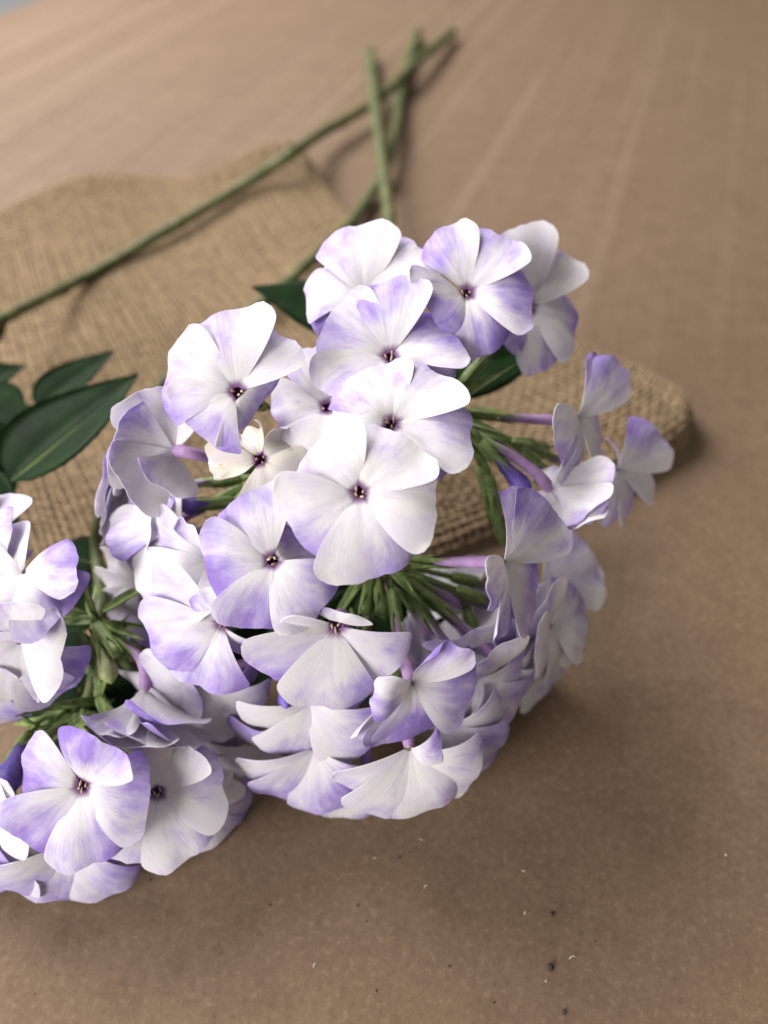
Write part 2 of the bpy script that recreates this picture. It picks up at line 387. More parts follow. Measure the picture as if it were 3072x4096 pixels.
# ------------------------------------------------------------------ petals and florets
def petal_mesh(C, n, tip, R, o):
    """one petal from throat centre C to tip, floret normal n; returns verts, faces, uv"""
    d = tip-C; e1 = d-n*np.dot(d, n)
    if np.linalg.norm(e1) < 0.15*np.linalg.norm(d): e1 = e1+UP*1e-5
    e1 = nrm(e1); s = np.cross(n, e1); Ln = np.linalg.norm(d)
    r0 = o['r0']
    B = C + e1*r0 - n*0.0006
    dep = np.dot(d, n)
    K = C + e1*max(0.45*np.dot(d, e1), 0.25*Ln) + n*(0.10*Ln*o.get('lift', 1.5) + (0.15*dep if dep < 0 else 0.45*dep))
    NU, NV = 15, 13
    w = o.get('w', 0.58)*1.12*R; asym = o.get('asym', 0.0); tw = o.get('tw', 0.14); cup = o.get('cup', -0.10)
    curl = o.get('curl', 0.0); rollp, rolln = o.get('rp', 0.0), o.get('rn', 0.0)
    ru = o.get('ruf', 0.065); ph = o['ph']; notch = o.get('notch', 0.02)
    us = np.linspace(0, 1, NU)**0.9; ts = np.linspace(-1, 1, NV)
    V = np.zeros((NU, NV, 3)); uv = np.zeros((NU, NV, 2))
    for i, u in enumerate(us):
        for j, t in enumerate(ts):
            Le = 0.985 - 0.14*abs(t)**5 - 0.02*t*t + asym*t*0.6 - notch*math.exp(-(t/0.16)**2) + 0.014*math.sin(t*7+ph*3) + 0.006*math.sin(t*17+ph*5)
            v = u*Le
            c = (1-v)**2*B+2*v*(1-v)*K+v*v*tip
            tg = nrm(2*(1-v)*(K-B)+2*v*(tip-K)); N = np.cross(tg, s)
            if np.dot(N, n) < 0 and abs(np.dot(N, n)) > 0.6: N = -N
            q0 = min(u/0.90, 1.0); wp = 0.09+0.91*(0.55*q0+0.45*math.sin(q0*math.pi/2))**1.05
            wp *= 1-0.10*max(0, (u-0.80)/0.20)**2
            x = t*w*wp; z = 0.0
            for sg, rl in ((1, rollp), (-1, rolln)):            # rolled side edges
                q = t*sg-0.30
                if rl and q > 0:
                    ang = rl*u*q/0.70*2.4; L = q*w*wp
                    if abs(ang) > 1e-3:
                        x = sg*(0.30*w*wp + L*math.sin(ang)/ang); z += L*(1-math.cos(ang))/ang
            z += -tw*t*w*wp*u + cup*(t*w*wp)**2/w*u
            z += ru*R*u**2*(0.5*math.sin(t*3.1+ph)*abs(t) + 0.35*math.sin(t*6.3+ph*2.1)*u + 0.25*math.sin(u*5+ph))
            z += 0.010*R*math.exp(-(t/0.14)**2)*math.sin(min(u*1.3, 1)*math.pi)*-1.0   # soft midrib groove
            if curl and v > 0.55:
                q = (v-0.55)/0.45; z += curl*R*0.42*q*q; c = c - tg*abs(curl)*R*0.20*q*q
            V[i, j] = c + s*x + N*z
            uv[i, j] = (u, t*.5+.5)
    th = 0.00009
    du = np.gradient(V, axis=0); dv = np.gradient(V, axis=1)
    NN = np.cross(du, dv); NN /= np.linalg.norm(NN, axis=2)[..., None]+1e-12
    top = (V+NN*th).reshape(-1, 3); bot = (V-NN*th).reshape(-1, 3)
    g = lambda i, j: i*NV+j
    F = []; m = NU*NV
    for i in range(NU-1):
        for j in range(NV-1):
            F.append((g(i, j), g(i+1, j), g(i+1, j+1), g(i, j+1)))
            F.append((m+g(i, j), m+g(i, j+1), m+g(i+1, j+1), m+g(i+1, j)))
    rim = [g(i, 0) for i in range(NU)]+[g(NU-1, j) for j in range(1, NV)]+[g(i, NV-1) for i in range(NU-2, -1, -1)]+[g(0, j) for j in range(NV-2, 0, -1)]
    k = len(rim); r0i = 2*m
    for q in range(k): F.append((r0i+q, r0i+k+q, r0i+k+(q+1) % k, r0i+(q+1) % k))
    VV = np.vstack([top, bot, top[rim], bot[rim]]); low = VV[:, 2] < 0.0012
    VV[low, 2] = 0.0012 - 0.0008*np.tanh((0.0012-VV[low, 2])/0.004)
    u2 = uv.reshape(-1, 2); return VV, F, np.vstack([u2, u2, u2[rim], u2[rim]])
def solve_tip(px, py, C, n, R, up, d0):
    r = ray(px, py); best = None
    for d in np.linspace(d0-1.25*R, d0+1.25*R, 241):
        p = CAM+r*d-C; L = np.linalg.norm(p); q = np.dot(p, n)
        want = up*R
        cost = ((L-R)/R)**2*1.0 + ((q-want)/R)**2*0.55
        if best is None or cost < best[0]: best = (cost, p+C)
    return best[1]
def calyx_mesh(P0, P1, r0, r1, teeth=0.5):
    """green cup from P0 (base) to P1 (mouth) with five narrow pointed sepals"""
    ax = nrm(P1-P0); L = np.linalg.norm(P1-P0); s = nrm(np.cross(ax, [0.3, 0.8, 0.52])); b = np.cross(ax, s)
    n = 20; V = []; prof = [(0.0, 0.35), (0.06, 0.85), (0.25, 1.0), (0.45, 1.02), (0.62, 0.98)]
    for h, k in prof:
        for i in range(n):
            a = 2*math.pi*i/n; rr = (r0+(r1-r0)*h)*k*(1+0.10*math.cos(5*a))
            V.append(P0+ax*L*h+rr*(math.cos(a)*s+math.sin(a)*b))
    F = [(i*n+k, i*n+(k+1) % n, (i+1)*n+(k+1) % n, (i+1)*n+k) for i in range(len(prof)-1) for k in range(n)]
    base = (len(prof)-1)*n
    for k5 in range(5):
        c0 = k5*4; ids = [base+(c0+j) % n for j in (-2, -1, 0, 1, 2)]
        prev = ids
        for st, (h, wd) in enumerate(((0.80, 0.6), (1.0, 0.32), (1.22+0.2*rng.random(), 0.05))):
            row = []
            for j in (-2, -1, 0, 1, 2):
                a = 2*math.pi*(c0+j*wd)/n; rr = r1*(1.0+0.22*st*teeth)
                row.append(len(V)); V.append(P0+ax*L*h+rr*(math.cos(a)*s+math.sin(a)*b))
            for q in range(4): F.append((prev[q], prev[q+1], row[q+1], row[q]))
            prev = row
    return V, F
def pathlen(P): return np.r_[0, np.cumsum(np.linalg.norm(np.diff(P, axis=0), axis=1))]
stats = []
def floret(root, k, c, d, n, tips, hub, v=0.5, R=15.5, cream=0.0, anth=True, tubeR=1.0, **kw):
    """k: view the pixels were read in; c: throat pixel; d: distance; n: facing (right, up, to viewer)"""
    R = R*0.001; px, py = Z(k, *c); C = at(px, py, d); nn = camdir(n)
    stats.append((px, py, d, C[2]))
    hubp = HUB[hub]
    P = bez([C-nn*0.001, C-nn*0.012, hubp+nrm(C-hubp)*0.010, hubp], np.linspace(0, 1, 25))
    D = pathlen(P); Lt = D[-1]; a1 = min(0.017, Lt*0.50); a2 = min(a1+0.010, Lt*0.80)
    pos = lambda q: np.array([np.interp(q, D, P[:, i]) for i in range(3)])
    tp = np.array([pos(q) for q in np.linspace(0, a1+0.002, 9)])
    tr = np.interp(np.linspace(0, 1, 9), [0, 0.12, 0.5, 1], [0.0017 if anth else 0.0011, 0.00145, 0.00125, 0.0009])*tubeR
    fo = mk('floret', *tube(tp, tr, 10, cap=False), M_TUBE, root, C)
    # throat funnel
    tv = []; e = nrm(np.cross(nn, [0.2, 0.9, 0.3])); b = np.cross(nn, e)
    for rr, hh in ((0.0016, -0.0007), (0.0014, -0.0010), (0.0012, -0.0020), (0.0008, -0.003), (0.0001, -0.0034)):
        for i in range(12):
            w = 2*math.pi*i/12; rr2 = rr*(1 if anth else .55); tv.append(C+nn*hh+rr2*(math.cos(w)*e+math.sin(w)*b))
    tf = [(i*12+q, i*12+(q+1) % 12, (i+1)*12+(q+1) % 12, (i+1)*12+q) for i in range(4) for q in range(12)]
    mk('throat', tv, tf, M_THROAT if anth else M_THROAT2, fo, C)
    if anth:
        pr = []
        for q in range(3+rng.randrange(2)):
            w = q*1.7+rng.random(); rr = 0.0006+0.0004*rng.random()
            ctr = C+nn*(-0.0006+0.0005*rng.random())+rr*(math.cos(w)*e+math.sin(w)*b)
            dirv = nrm(nn*1.2+e*(rng.random()-.5)*1.6+b*(rng.random()-.5)*1.6)
            pr.append(tube([ctr+dirv*x for x in (-.0009, -.0006, 0, .0005, .0008)], [.0001, .00018, .00026, .00022, .0001], 7))
        mk('anthers', *join(pr), M_ANTHER, fo, C)
    cv = calyx_mesh(pos(a2), pos(a1-0.001), 0.0016, 0.0015)
    pd = tube([pos(q) for q in np.linspace(a2-0.0005, Lt, 6)], [0.0008]*6, 7)
    mk('calyx', *join([cv, pd]), M_CALYX, fo, pos(a2))
    for t in tips:
        o = dict(kw.get('po', {})); o.update(t[2] if len(t) > 2 else {})
        o['r0'] = 0.0010 if anth else 0.0005; o.setdefault('ph', rng.random()*6.28); o.setdefault('rp', rng.uniform(-.20, -.03)); o.setdefault('rn', rng.uniform(.03, .20)); o.setdefault('asym', -0.02-0.12*rng.random())
        if 'fl' in o:                                        # short visible petal: its end is rolled away
            rr = ray(*Z(k, t[0], t[1])); Q = C+nn*o['fl']*R
            tip = CAM+rr*(np.dot(Q-CAM, nn)/np.dot(rr, nn))
        else: tip = solve_tip(*Z(k, t[0], t[1]), C, nn, R, o.get('up', -0.06), d)
        V, F, uv = petal_mesh(C, nn, tip, R, o)
        p = mk('petal', V, F, M_PETAL, fo, C, uv=uv)
        p['eye'] = 0.95 if anth else 0.12; p['seed'] = rng.random()*80; p['cream'] = float(cream)
        p['violet'] = float(o.get('v', v + (rng.random()-.5)*0.35))
    return fo
def bud(root, k, a, b, da, db, hub, mat=None, r=2.2, calyx=True):
    """closed bud: a = calyx end pixel, b = tip pixel"""
    A = at(*Z(k, *a), da); B = at(*Z(k, *b), db); ax = B-A; L = np.linalg.norm(ax)
    P = [A+ax*x for x in (0, .15, .35, .55, .7, .82, .92, 1.0)]
    V, F = tube(P, np.array([.5, .55, .62, .85, 1.0, .85, .5, .08])*r*0.001, 12)
    V = np.array(V)
    for i in range(8):                                   # spiral furrows of the rolled petals
        for q in range(12):
            c0 = A+ax*(0, .15, .35, .55, .7, .82, .92, 1.0)[i]; V[i*12+q] = c0+(V[i*12+q]-c0)*(1+0.09*math.cos(5*2*math.pi*q/12+i*0.6))
    bo = mk('bud', V, F, mat or M_BUD, root, A)
    if calyx:
        u = nrm(ax); c0 = A-u*0.004; c1 = A+u*0.0045
        pts = bez([c0, c0-u*0.006, HUB[hub]+(c0-HUB[hub])*0.3, HUB[hub]], np.linspace(0, 1, 8))
        mk('calyx', *join([calyx_mesh(c0, c1, 0.0014, 0.0017), tube(pts, [0.0008]*8, 7)]), M_CALYX, bo, c0)
    return bo
def leaf(root, base, tip, width, nrmv, fold=0.35, droop=0.0, wav=0.0, name='leaf', mat=None, prof=None, thick=0.0002):
    base = np.asarray(base); tip = np.asarray(tip); ax = tip-base; L = np.linalg.norm(ax); e = nrm(ax)
    n = nrm(nrmv-e*np.dot(nrmv, e)); s = np.cross(n, e); NU, NV = 19, 9; V = []; uv = []
    for i in range(NU):
        u = i/(NU-1); w = width*((math.sin(math.pi*u**0.66)**0.95*(1-0.25*u**3)) if 0 < u < 1 else 0)+0.0004*(1-u)
        for j in range(NV):
            t = -1+2*j/(NV-1)
            z = fold*abs(t)*w - droop*L*u*u + wav*L*math.sin(u*7+t*1.5)*abs(t) - 0.06*w*math.exp(-(t/.12)**2)
            V.append(base+e*L*u+s*t*w*math.cos(fold*0.6)+n*z); uv.append((u, t*.5+.5))
    V = np.array(V); m = NU*NV; VV = np.vstack([V+n*thick, V-n*thick]); F = []
    VV[:, 2] = np.maximum(VV[:, 2], 0.0006)
    for i in range(NU-1):
        for j in range(NV-1):
            a = i*NV+j; F.append((a, a+NV, a+NV+1, a+1)); F.append((m+a, m+a+1, m+a+NV+1, m+a+NV))
    for i in range(NU-1):
        for j in (0, NV-1):
            a = i*NV+j; F.append((a, m+a, m+a+NV, a+NV))
    return mk(name, VV, F, mat or M_LEAF, root, base, uv=np.array(uv*2))
def stem_part(root, pts, r0, r1, n=60):
    n = n*4; P = smooth_path(pts, n); rad = r1+(r0-r1)*(1-np.linspace(0, 1, n))**1.6
    D = pathlen(P)
    for nd in np.arange(0.05, D[-1], 0.075): rad = rad*(1+0.28*np.exp(-((D-nd)/0.0022)**2))
    return mk('stem', *tube(P, rad, 12), M_STEM, root, P[0])
def bracts(root, c, cnt, size, seed):
    """small pointed bracts round a branching point"""
    r3 = random.Random(seed)
    for i in range(cnt):
        dv = nrm(np.array([r3.uniform(-1, 1), r3.uniform(-1, 0.6), r3.uniform(-0.6, 1)]))
        leaf(root, c, c+dv*size*r3.uniform(.6, 1.2), size*0.05, camdir((r3.uniform(-.6, .6), r3.uniform(-.3, .6), 1)), 0.3, 0.15, 0, 'bract', M_CALYX)

# branching points (photo pixel, distance)
HUB = {k: at(*v) for k, v in {
    'core': (1500, 2240, 0.176), 'low': (1545, 2250, 0.172), 'right': (1760, 1640, 0.178), 'top': (1520, 1560, 0.185),
    'left': (1080, 1900, 0.180), 'bot': (1450, 2620, 0.176), 'lowleft': (900, 2480, 0.178),
    'g': (330, 2830, 0.176), 'g2': (60, 3000, 0.180), 'h': (-150, 2450, 0.185), 'side': (395, 2480, 0.172), 'upper': (1130, 1640, 0.197)}.items()}

# ---- the round main flower head
s1_end = ground(1478, 205, 0.006)
main = empty('phlox_stem', s1_end, 'cut phlox stem carrying the full round head of white and lilac flowers over the burlap', 'flower')
stem_part(main, [s1_end, ground(1500, 420, 0.018), ground(1528, 640, 0.019), at(1562, 940, 0.318), at(1560, 1250, 0.245), HUB['top'], HUB['core']], 0.0040, 0.0022)
for a, b in (('core', 'low'), ('top', 'right'), ('top', 'upper'), ('core', 'left'), ('core', 'bot'), ('core', 'lowleft')):
    mk('branch', *tube(bez([HUB[a], HUB[a]*.6+HUB[b]*.4-FW*-0.004, HUB[a]*.3+HUB[b]*.7, HUB[b]], np.linspace(0, 1, 8)), [0.0016]*4+[0.0012]*4, 8), M_STEM, main)
C = dict
floret(main, 5, (725, 445), .134, (0, .06, 1), [(430, 120, C(v=.30)), (1030, 70, C(v=.12)), (1250, 540, C(v=.18)), (790, 1045, C(v=.42)), (260, 690, C(v=.5))], 'low', R=15.8)
floret(main, 1, (935, 1480), .141, (.05, .38, .92), [(750, 1130, C(v=.6)), (1260, 1130, C(v=.4)), (1490, 1580, C(v=.6)), (545, 1450, C(v=.1)), (1190, 1900, C(v=.6))], 'top')
floret(main, 1, (930, 1030), .150, (0, .35, .93), [(910, 525, C(v=.75)), (520, 760, C(v=.6)), (1360, 890, C(v=.9)), (540, 1330, C(v=.6)), (1250, 1350)], 'top')
floret(main, 1, (510, 1370), .155, (-.12, .22, .96), [(410, 960, C(v=.25, w=.42)), (170, 1480, C(v=.55)), (400, 1780, C(v=.2)), (800, 1650, C(v=.3)), (750, 1150, C(v=.3))], 'left')
floret(main, 3, (990, 605), .139, (0, .12, .99), [(520, 450, C(v=.45)), (920, 60, C(v=.5)), (1320, 230, C(v=.45, w=.42)), (1130, 745, C(v=.6, fl=-.25, w=.62, rp=0, rn=0)), (690, 860, C(v=.55, fl=-.15, w=.55))], 'upper', R=16)
floret(main, 3, (1145, 1055), .150, (.05, .1, .99), [(815, 1110, C(rp=.9, w=.34)), (1080, 840, C(w=.30, rn=1.2, rp=.8)), (1400, 950, C(rp=.9, w=.42)), (1440, 1210, C(w=.48)), (1260, 1430, C(w=.55))], 'left', v=-.4, R=13.8, cream=1.0, po=C(ruf=.16))
floret(main, 4, (1225, 400), .140, (.08, .12, .99), [(1020, -40, C(v=.72)), (770, 430, C(v=.85)), (1110, 860, C(v=.95)), (1560, 740, C(v=.6)), (1450, 310, C(v=.75, rp=.5, up=-.4, w=.42))], 'low', R=14.6)
floret(main, 4, (890, 815), .149, (-.38, -.05, .92), [(400, 950, C(v=.75)), (420, 600, C(v=.75)), (720, 610, C(v=.5, w=.24, fl=.22, rp=0)), (740, 1250, C(v=.7)), (1050, 1030, C(v=.8, up=-.5, rn=.6))], 'lowleft')
floret(main, 6, (570, 180), .141, (-.03, -.48, .88), [(205, 195, C(v=.2, fl=.12, w=.26)), (110, 500, C(v=.75)), (490, 730, C(v=.35)), (900, 520, C(v=.1, w=.58)), (600, 72, C(v=.3, fl=-.05, w=.40, asym=0))], 'bot', R=16)
floret(main, 6, (1085, 565), .145, (.22, -.30, .93), [(1390, 290, C(v=.7, rp=1.0, w=.36, up=.3)), (1490, 610, C(v=1.0)), (1010, 930, C(v=1.15)), (730, 930, C(v=.7, rn=.8, w=.36)), (830, 700, C(v=.5, up=.25, w=.34, curl=-.5))], 'low', anth=False)
floret(main, 7, (715, 580), .146, (.72, .02, .69), [(1010, 210, C(v=.75)), (860, 90, C(v=.5, w=.40)), (890, 900, C(v=.75)), (650, 1085, C(v=.75, w=.40, rn=.6)), (570, 780, C(v=.5, w=.36))], 'low', anth=False)
floret(main, 13, (705, 780), .170, (.76, .05, .64), [(985, 430, C(v=.65, w=.46)), (840, 370, C(v=.6, w=.34)), (840, 1060, C(v=.6)), (530, 1000, C(v=.6)), (580, 1230, C(v=.55, w=.34))], 'right', anth=False)
floret(main, 13, (960, 1130), .186, (.66, .10, .74), [(1235, 890, C(v=.7)), (1170, 1160, C(v=.3)), (1010, 1430, C(v=.6)), (830, 1500, C(v=.3, w=.40)), (930, 1000, C(w=.40, up=-.4))], 'right', R=14.5, anth=False)
floret(main, 13, (490, 1265), .166, (.30, -.40, -.85), [(920, 1235, C(v=.6)), (640, 1530, C(v=.1)), (350, 1450), (760, 1430, C(v=.4)), (560, 1100, C(v=.5, w=.36))], 'right', anth=False)
floret(main, 1, (760, 650), .160, (0, .32, .95), [(700, 165, C(v=.35)), (1130, 290, C(v=.42)), (425, 540, C(v=.15)), (390, 760, C(v=.9, up=-.35)), (1080, 720, C(v=.1))], 'top', R=16)
floret(main, 2, (280, 610), .157, (.03, .2, .98), [(120, 170, C(v=.7, w=.42)), (480, 210, C(v=.75)), (725, 665, C(v=.95)), (400, 1045, C(v=.95, w=.45)), (0, 720, C(v=.9))], 'top')
floret(main, 2, (690, 720), .176, (.25, .12, .96), [(590, 175, C(v=.0)), (880, 320, C(v=.35)), (1010, 900, C(v=.45)), (770, 1150, C(v=.45, w=.40)), (450, 800)], 'right', R=16)
floret(main, 3, (575, 1000), .160, (-.45, .05, -.80), [(310, 610, C(v=.2, w=.46)), (150, 950, C(v=.40)), (240, 1270, C(v=.05)), (520, 1270, C(v=.2, w=.46)), (500, 760, C(v=.05, up=.3, w=.46))], 'left', anth=False)
floret(main, 3, (300, 1240), .180, (-.90, .05, .2), [(85, 1150, C(v=.5)), (110, 1330, C(v=.6)), (100, 1450, C(v=.1)), (250, 1000), (300, 1480)], 'left', anth=False)
floret(main, 9, (930, 330), .172, (-.55, .1, .78), [(700, 240, C(v=.15)), (715, 400, C(v=.2)), (880, 490, C(v=.35)), (1000, 200, C(v=.1)), (1060, 420)], 'left', anth=False)
floret(main, 9, (905, 720), .173, (-.15, -.05, .98), [(725, 610, C(v=.1)), (770, 840, C(v=.2)), (930, 900, C(v=.3)), (1010, 600, C(v=.2)), (860, 545, C(v=.1))], 'lowleft', anth=False)
floret(main, 9, (1080, 1330), .168, (-.3, -.3, .9), [(955, 1300, C(v=.4)), (1000, 1480, C(v=.5)), (1200, 1560, C(v=.4)), (1280, 1350), (1080, 1150)], 'lowleft', anth=False, po=C(up=-.18, w=.62, lift=2.3, cup=-.28))
floret(main, 7, (1010, 1010), .178, (.6, -.15, .75), [(1240, 1010, C(v=.3)), (1200, 860, C(v=.35)), (1060, 1210, C(v=.3)), (900, 1180, C(v=.1)), (930, 860, C(v=.5))], 'low', anth=False)
floret(main, 7, (680, 1290), .166, (.3, -.5, .8), [(820, 1290, C(v=.5)), (760, 1500, C(v=.4)), (560, 1480, C(v=.3)), (560, 1200), (760, 1120, C(v=.3))], 'low', anth=False, po=C(up=-.18, w=.62, lift=2.3, cup=-.28))
floret(main, 9, (1185, 330), .162, (-.35, .55, .72), [(815, 210, C(v=.95)), (1030, 75, C(v=.8, curl=.5, w=.4)), (700, 400, C(v=.6, w=.42)), (830, 500, C(v=.3)), (1100, 430)], 'left', anth=False)
floret(main, 9, (1370, 560), .156, (-.45, .12, .88), [(985, 450, C(v=.7)), (1260, 315, C(v=.3, w=.34, rp=.7, up=.3)), (930, 800, C(v=.2)), (1180, 900, C(v=.3)), (1500, 800, C(v=.3))], 'lowleft', anth=False)
floret(main, 9, (1010, 760), .176, (-.70, -.25, .60), [(735, 640, C(v=.2)), (810, 900, C(v=.8)), (880, 1100, C(v=.8)), (1100, 1050, C(v=.4)), (860, 520, C(v=.5))], 'lowleft', anth=False)
floret(main, 4, (800, 1230), .162, (-.15, -.45, .87), [(390, 1180, C(v=.5)), (600, 1420, C(v=.4, ruf=.09)), (900, 1440, C(v=.4)), (1110, 1450, C(v=.35, rn=.5)), (1080, 1220, C(v=.6, up=-.4))], 'bot', anth=False, po=C(up=-.18, w=.62, lift=2.3, cup=-.28))
floret(main, 4, (760, 1360), .172, (-.05, -.60, .75), [(640, 1640, C(v=.5)), (980, 1640, C(v=.5)), (1150, 1560, C(v=.2, w=.4)), (480, 1480, C(v=.4)), (820, 1700, C(v=.4))], 'bot', anth=False, po=C(up=-.18, w=.62, lift=2.3, cup=-.28))
floret(main, 8, (960, 130), .164, (-.05, -.85, .15), [(655, 385, C(v=.3, w=.34)), (830, 490, C(v=.2)), (1040, 480, C(v=.2)), (1180, 340, C(v=.8)), (1250, 480, C(v=.4))], 'side', anth=False, po=C(up=-.18, w=.62, lift=2.3, cup=-.28))
floret(main, 6, (390, 700), .154, (.0, -.62, .78), [(65, 840, C(v=.05)), (480, 925, C(v=.45)), (800, 985, C(v=.5)), (310, 1020, C(v=.6)), (640, 760, C(v=.4, up=-.6))], 'bot', anth=False, po=C(up=-.22, w=.64, lift=2.4, cup=-.30))
floret(main, 6, (420, 1010), .160, (-.05, -.72, .65), [(75, 1195, C(v=.7)), (310, 1290, C(v=1.1)), (570, 1400, C(v=1.0)), (700, 1290, C(v=1.1)), (230, 1330, C(v=1.1, up=-.3))], 'bot', anth=False, po=C(up=-.22, w=.64, lift=2.4, cup=-.30))
floret(main, 6, (1060, 1010), .153, (.03, -.58, .80), [(740, 1270, C(v=.55)), (1280, 1060, C(v=.6, fl=.1, w=.42)), (1490, 1200, C(v=.1)), (1180, 1420, C(v=.2)), (850, 1450, C(v=.35, up=-.35))], 'bot', anth=False, po=C(up=-.20, w=.64, lift=2.4, cup=-.30))
floret(main, 6, (110, 990), .170, (-.2, -.6, .78), [(-20, 1180, C(v=.4)), (110, 1230, C(v=.7)), (-120, 1080), (250, 1150), (60, 860)], 'bot', anth=False, po=C(up=-.18, w=.62, lift=2.3, cup=-.28))
floret(main, 6, (770, 1130), .164, (.0, -.7, .7), [(650, 1390, C(v=.7)), (760, 1440, C(v=.4)), (930, 1400, C(v=.5)), (560, 1250, C(v=.8)), (1000, 1200)], 'bot', anth=False, po=C(up=-.22, w=.64, lift=2.4, cup=-.30))
floret(main, 6, (1330, 960), .166, (.3, -.6, .72), [(1580, 1090, C(v=.8)), (1480, 1100, C(v=.5)), (1300, 1250), (1620, 920, C(v=.7)), (1450, 820)], 'bot', anth=False, po=C(up=-.22, w=.64, lift=2.4, cup=-.30))
floret(main, 7, (400, 885), .183, (.25, -.35, -.85), [(310, 560, C(v=.0)), (560, 700, C(v=.1)), (150, 730, C(v=.2)), (420, 1190, C(v=.1)), (600, 1050, C(v=.2))], 'low', anth=False, R=16)
floret(main, 7, (960, 740), .188, (.80, .2, .45), [(1270, 500, C(v=.4)), (1320, 650, C(v=.5)), (1200, 850, C(v=.4)), (1120, 880, C(v=.7)), (1080, 430, C(v=.3))], 'low', anth=False)
floret(main, 7, (870, 1040), .180, (.65, -.35, .60), [(1240, 1040, C(v=.4)), (1060, 1210, C(v=.3)), (1130, 860, C(v=.7)), (800, 1250, C(v=.2)), (830, 880, C(v=.4))], 'low', anth=False, po=C(up=-.18, w=.62, lift=2.3, cup=-.28))
floret(main, 7, (820, 1210), .186, (.55, -.55, .55), [(1090, 1290, C(v=.4)), (990, 1420, C(v=.45)), (800, 1480, C(v=.3)), (950, 1080), (640, 1380)], 'low', anth=False, po=C(up=-.18, w=.62, lift=2.3, cup=-.28))
floret(main, 7, (500, 1160), .170, (.25, -.55, .75), [(770, 1220, C(v=.45, rp=.4, w=.36)), (600, 1400, C(v=.1)), (350, 1330, C(v=.1)), (430, 1050), (680, 1050)], 'low', anth=False, po=C(up=-.18, w=.62, lift=2.3, cup=-.28))
floret(main, 7, (510, 1390), .162, (.40, -.48, .78), [(815, 1380, C(v=.65)), (720, 1640, C(v=.45)), (520, 1590, C(v=.9)), (400, 1640, C(v=.6)), (600, 1250)], 'low', anth=False, po=C(up=-.18, w=.62, lift=2.3, cup=-.28))
floret(main, 6, (1290, 850), .158, (.20, -.62, .75), [(1600, 1060, C(v=.7)), (1440, 980, C(v=.05)), (1650, 830, C(v=.1)), (1480, 770, C(v=.15)), (1350, 1080)], 'bot', anth=False, po=C(up=-.18, w=.62, lift=2.3, cup=-.28))
floret(main, 7, (190, 1110), .188, (-.1, -.2, -.9), [(30, 960, C(v=.0)), (50, 1180, C(v=.0)), (250, 980), (330, 1180), (190, 1290)], 'low', anth=False, R=12)
# buds of the main head
bud(main, 3, (870, 1345), (595, 1372), .170, .168, 'left', r=2.2)
bud(main, 5, (520, 860), (470, 1045), .165, .160, 'low', r=2.0)
bud(main, 6, (250, 500), (238, 718), .160, .152, 'bot', r=2.0)
bud(main, 13, (120, 1010), (375, 1300), .168, .165, 'right', r=2.3)
bud(main, 7, (470, 980), (525, 1150), .178, .176, 'low', r=1.8)
bud(main, 5, (790, 1080), (762, 1270), .166, .164, 'low', M_CALYX, r=1.9, calyx=True)
bud(main, 5, (850, 1090), (890, 1290), .166, .162, 'low', M_CALYX, r=1.9, calyx=True)
bud(main, 13, (330, 960), (500, 985), .176, .178, 'right', M_BUDG, r=1.7)
bud(main, 13, (110, 1250), (190, 1640), .182, .186, 'right', M_CALYX, r=1.6)
bud(main, 13, (60, 1200), (130, 1500), .184, .186, 'right', M_CALYX, r=1.5)
bud(main, 13, (380, 1060), (520, 1170), .180, .182, 'right', M_BUD, r=1.4)
bud(main, 13, (-60, 900), (160, 1080), .172, .170, 'right', M_CALYX, r=1.5)
for h, cnt, sz, sd in (('low', 12, .020, 3), ('right', 9, .020, 4), ('left', 5, .016, 5), ('bot', 5, .016, 6), ('side', 6, .018, 8), ('core', 8, .022, 9)):
    bracts(main, HUB[h], cnt, sz, sd)
leaf(main, at(1530, 1330, .215), at(1005, 1135, .215), .0115, camdir((-.1, .5, .85)), .25, .03)
leaf(main, at(1620, 1520, .200), at(2230, 1370, .215), .0130, camdir((.1, .45, .9)), .2, .03)

for b, t, w in (((1480, 2330, .190), (1080, 2640, .186), .011), ((1450, 2350, .190), (1330, 2900, .176), .010), ((1300, 2300, .192), (760, 2560, .194), .010),  # filler leaves added under the head to darken its gaps
                ((1560, 2330, .194), (1900, 2560, .205), .010), ((1500, 2250, .194), (1150, 2100, .200), .009), ((1100, 2500, .190), (850, 2830, .180), .009)):
    leaf(main, at(*b), at(*t), w, camdir((0, .3, .95)), .25, .03)
# ---- the stem that crosses behind and ends in the low front-left head
s3_end = ground(1672, 128, 0.006)
low = empty('phlox_stem', s3_end, 'cut phlox stem passing behind the round head to the low cluster resting on bare cardboard', 'flower')
stem_part(low, [s3_end, ground(1610, 330, .006), ground(1565, 590, .010), lying(1450, 830, .005), lying(1200, 1085, .005), lying(850, 1370, .005), at(560, 1640, .245), at(400, 2060, .205), at(398, 2330, .184), HUB['side'], HUB['g'], HUB['g2']], 0.0038, 0.0013, 90)
floret(low, 8, (540, 740), .147, (0, .0, 1), [(145, 620, C(v=1.0)), (680, 430, C(v=1.0)), (1000, 850, C(v=.8)), (630, 1265, C(v=.75)), (170, 1120, C(v=1.05))], 'g', R=15.2)
floret(low, 8, (1040, 780), .156, (.10, -.05, .99), [(1170, 440, C(v=.4)), (1505, 760, C(v=.4)), (1270, 1220, C(v=.35)), (890, 1255, C(v=.35)), (850, 540, C(v=.2))], 'g', R=15.2)
floret(low, 8, (1330, 880), .168, (.35, -.35, .86), [(1620, 950, C(v=.6)), (1540, 680, C(v=.3, w=.4)), (1410, 1170, C(v=.35)), (1200, 1150), (1250, 700)], 'g', anth=False, R=14.5, po=C(up=-.18, w=.62, lift=2.3, cup=-.28))
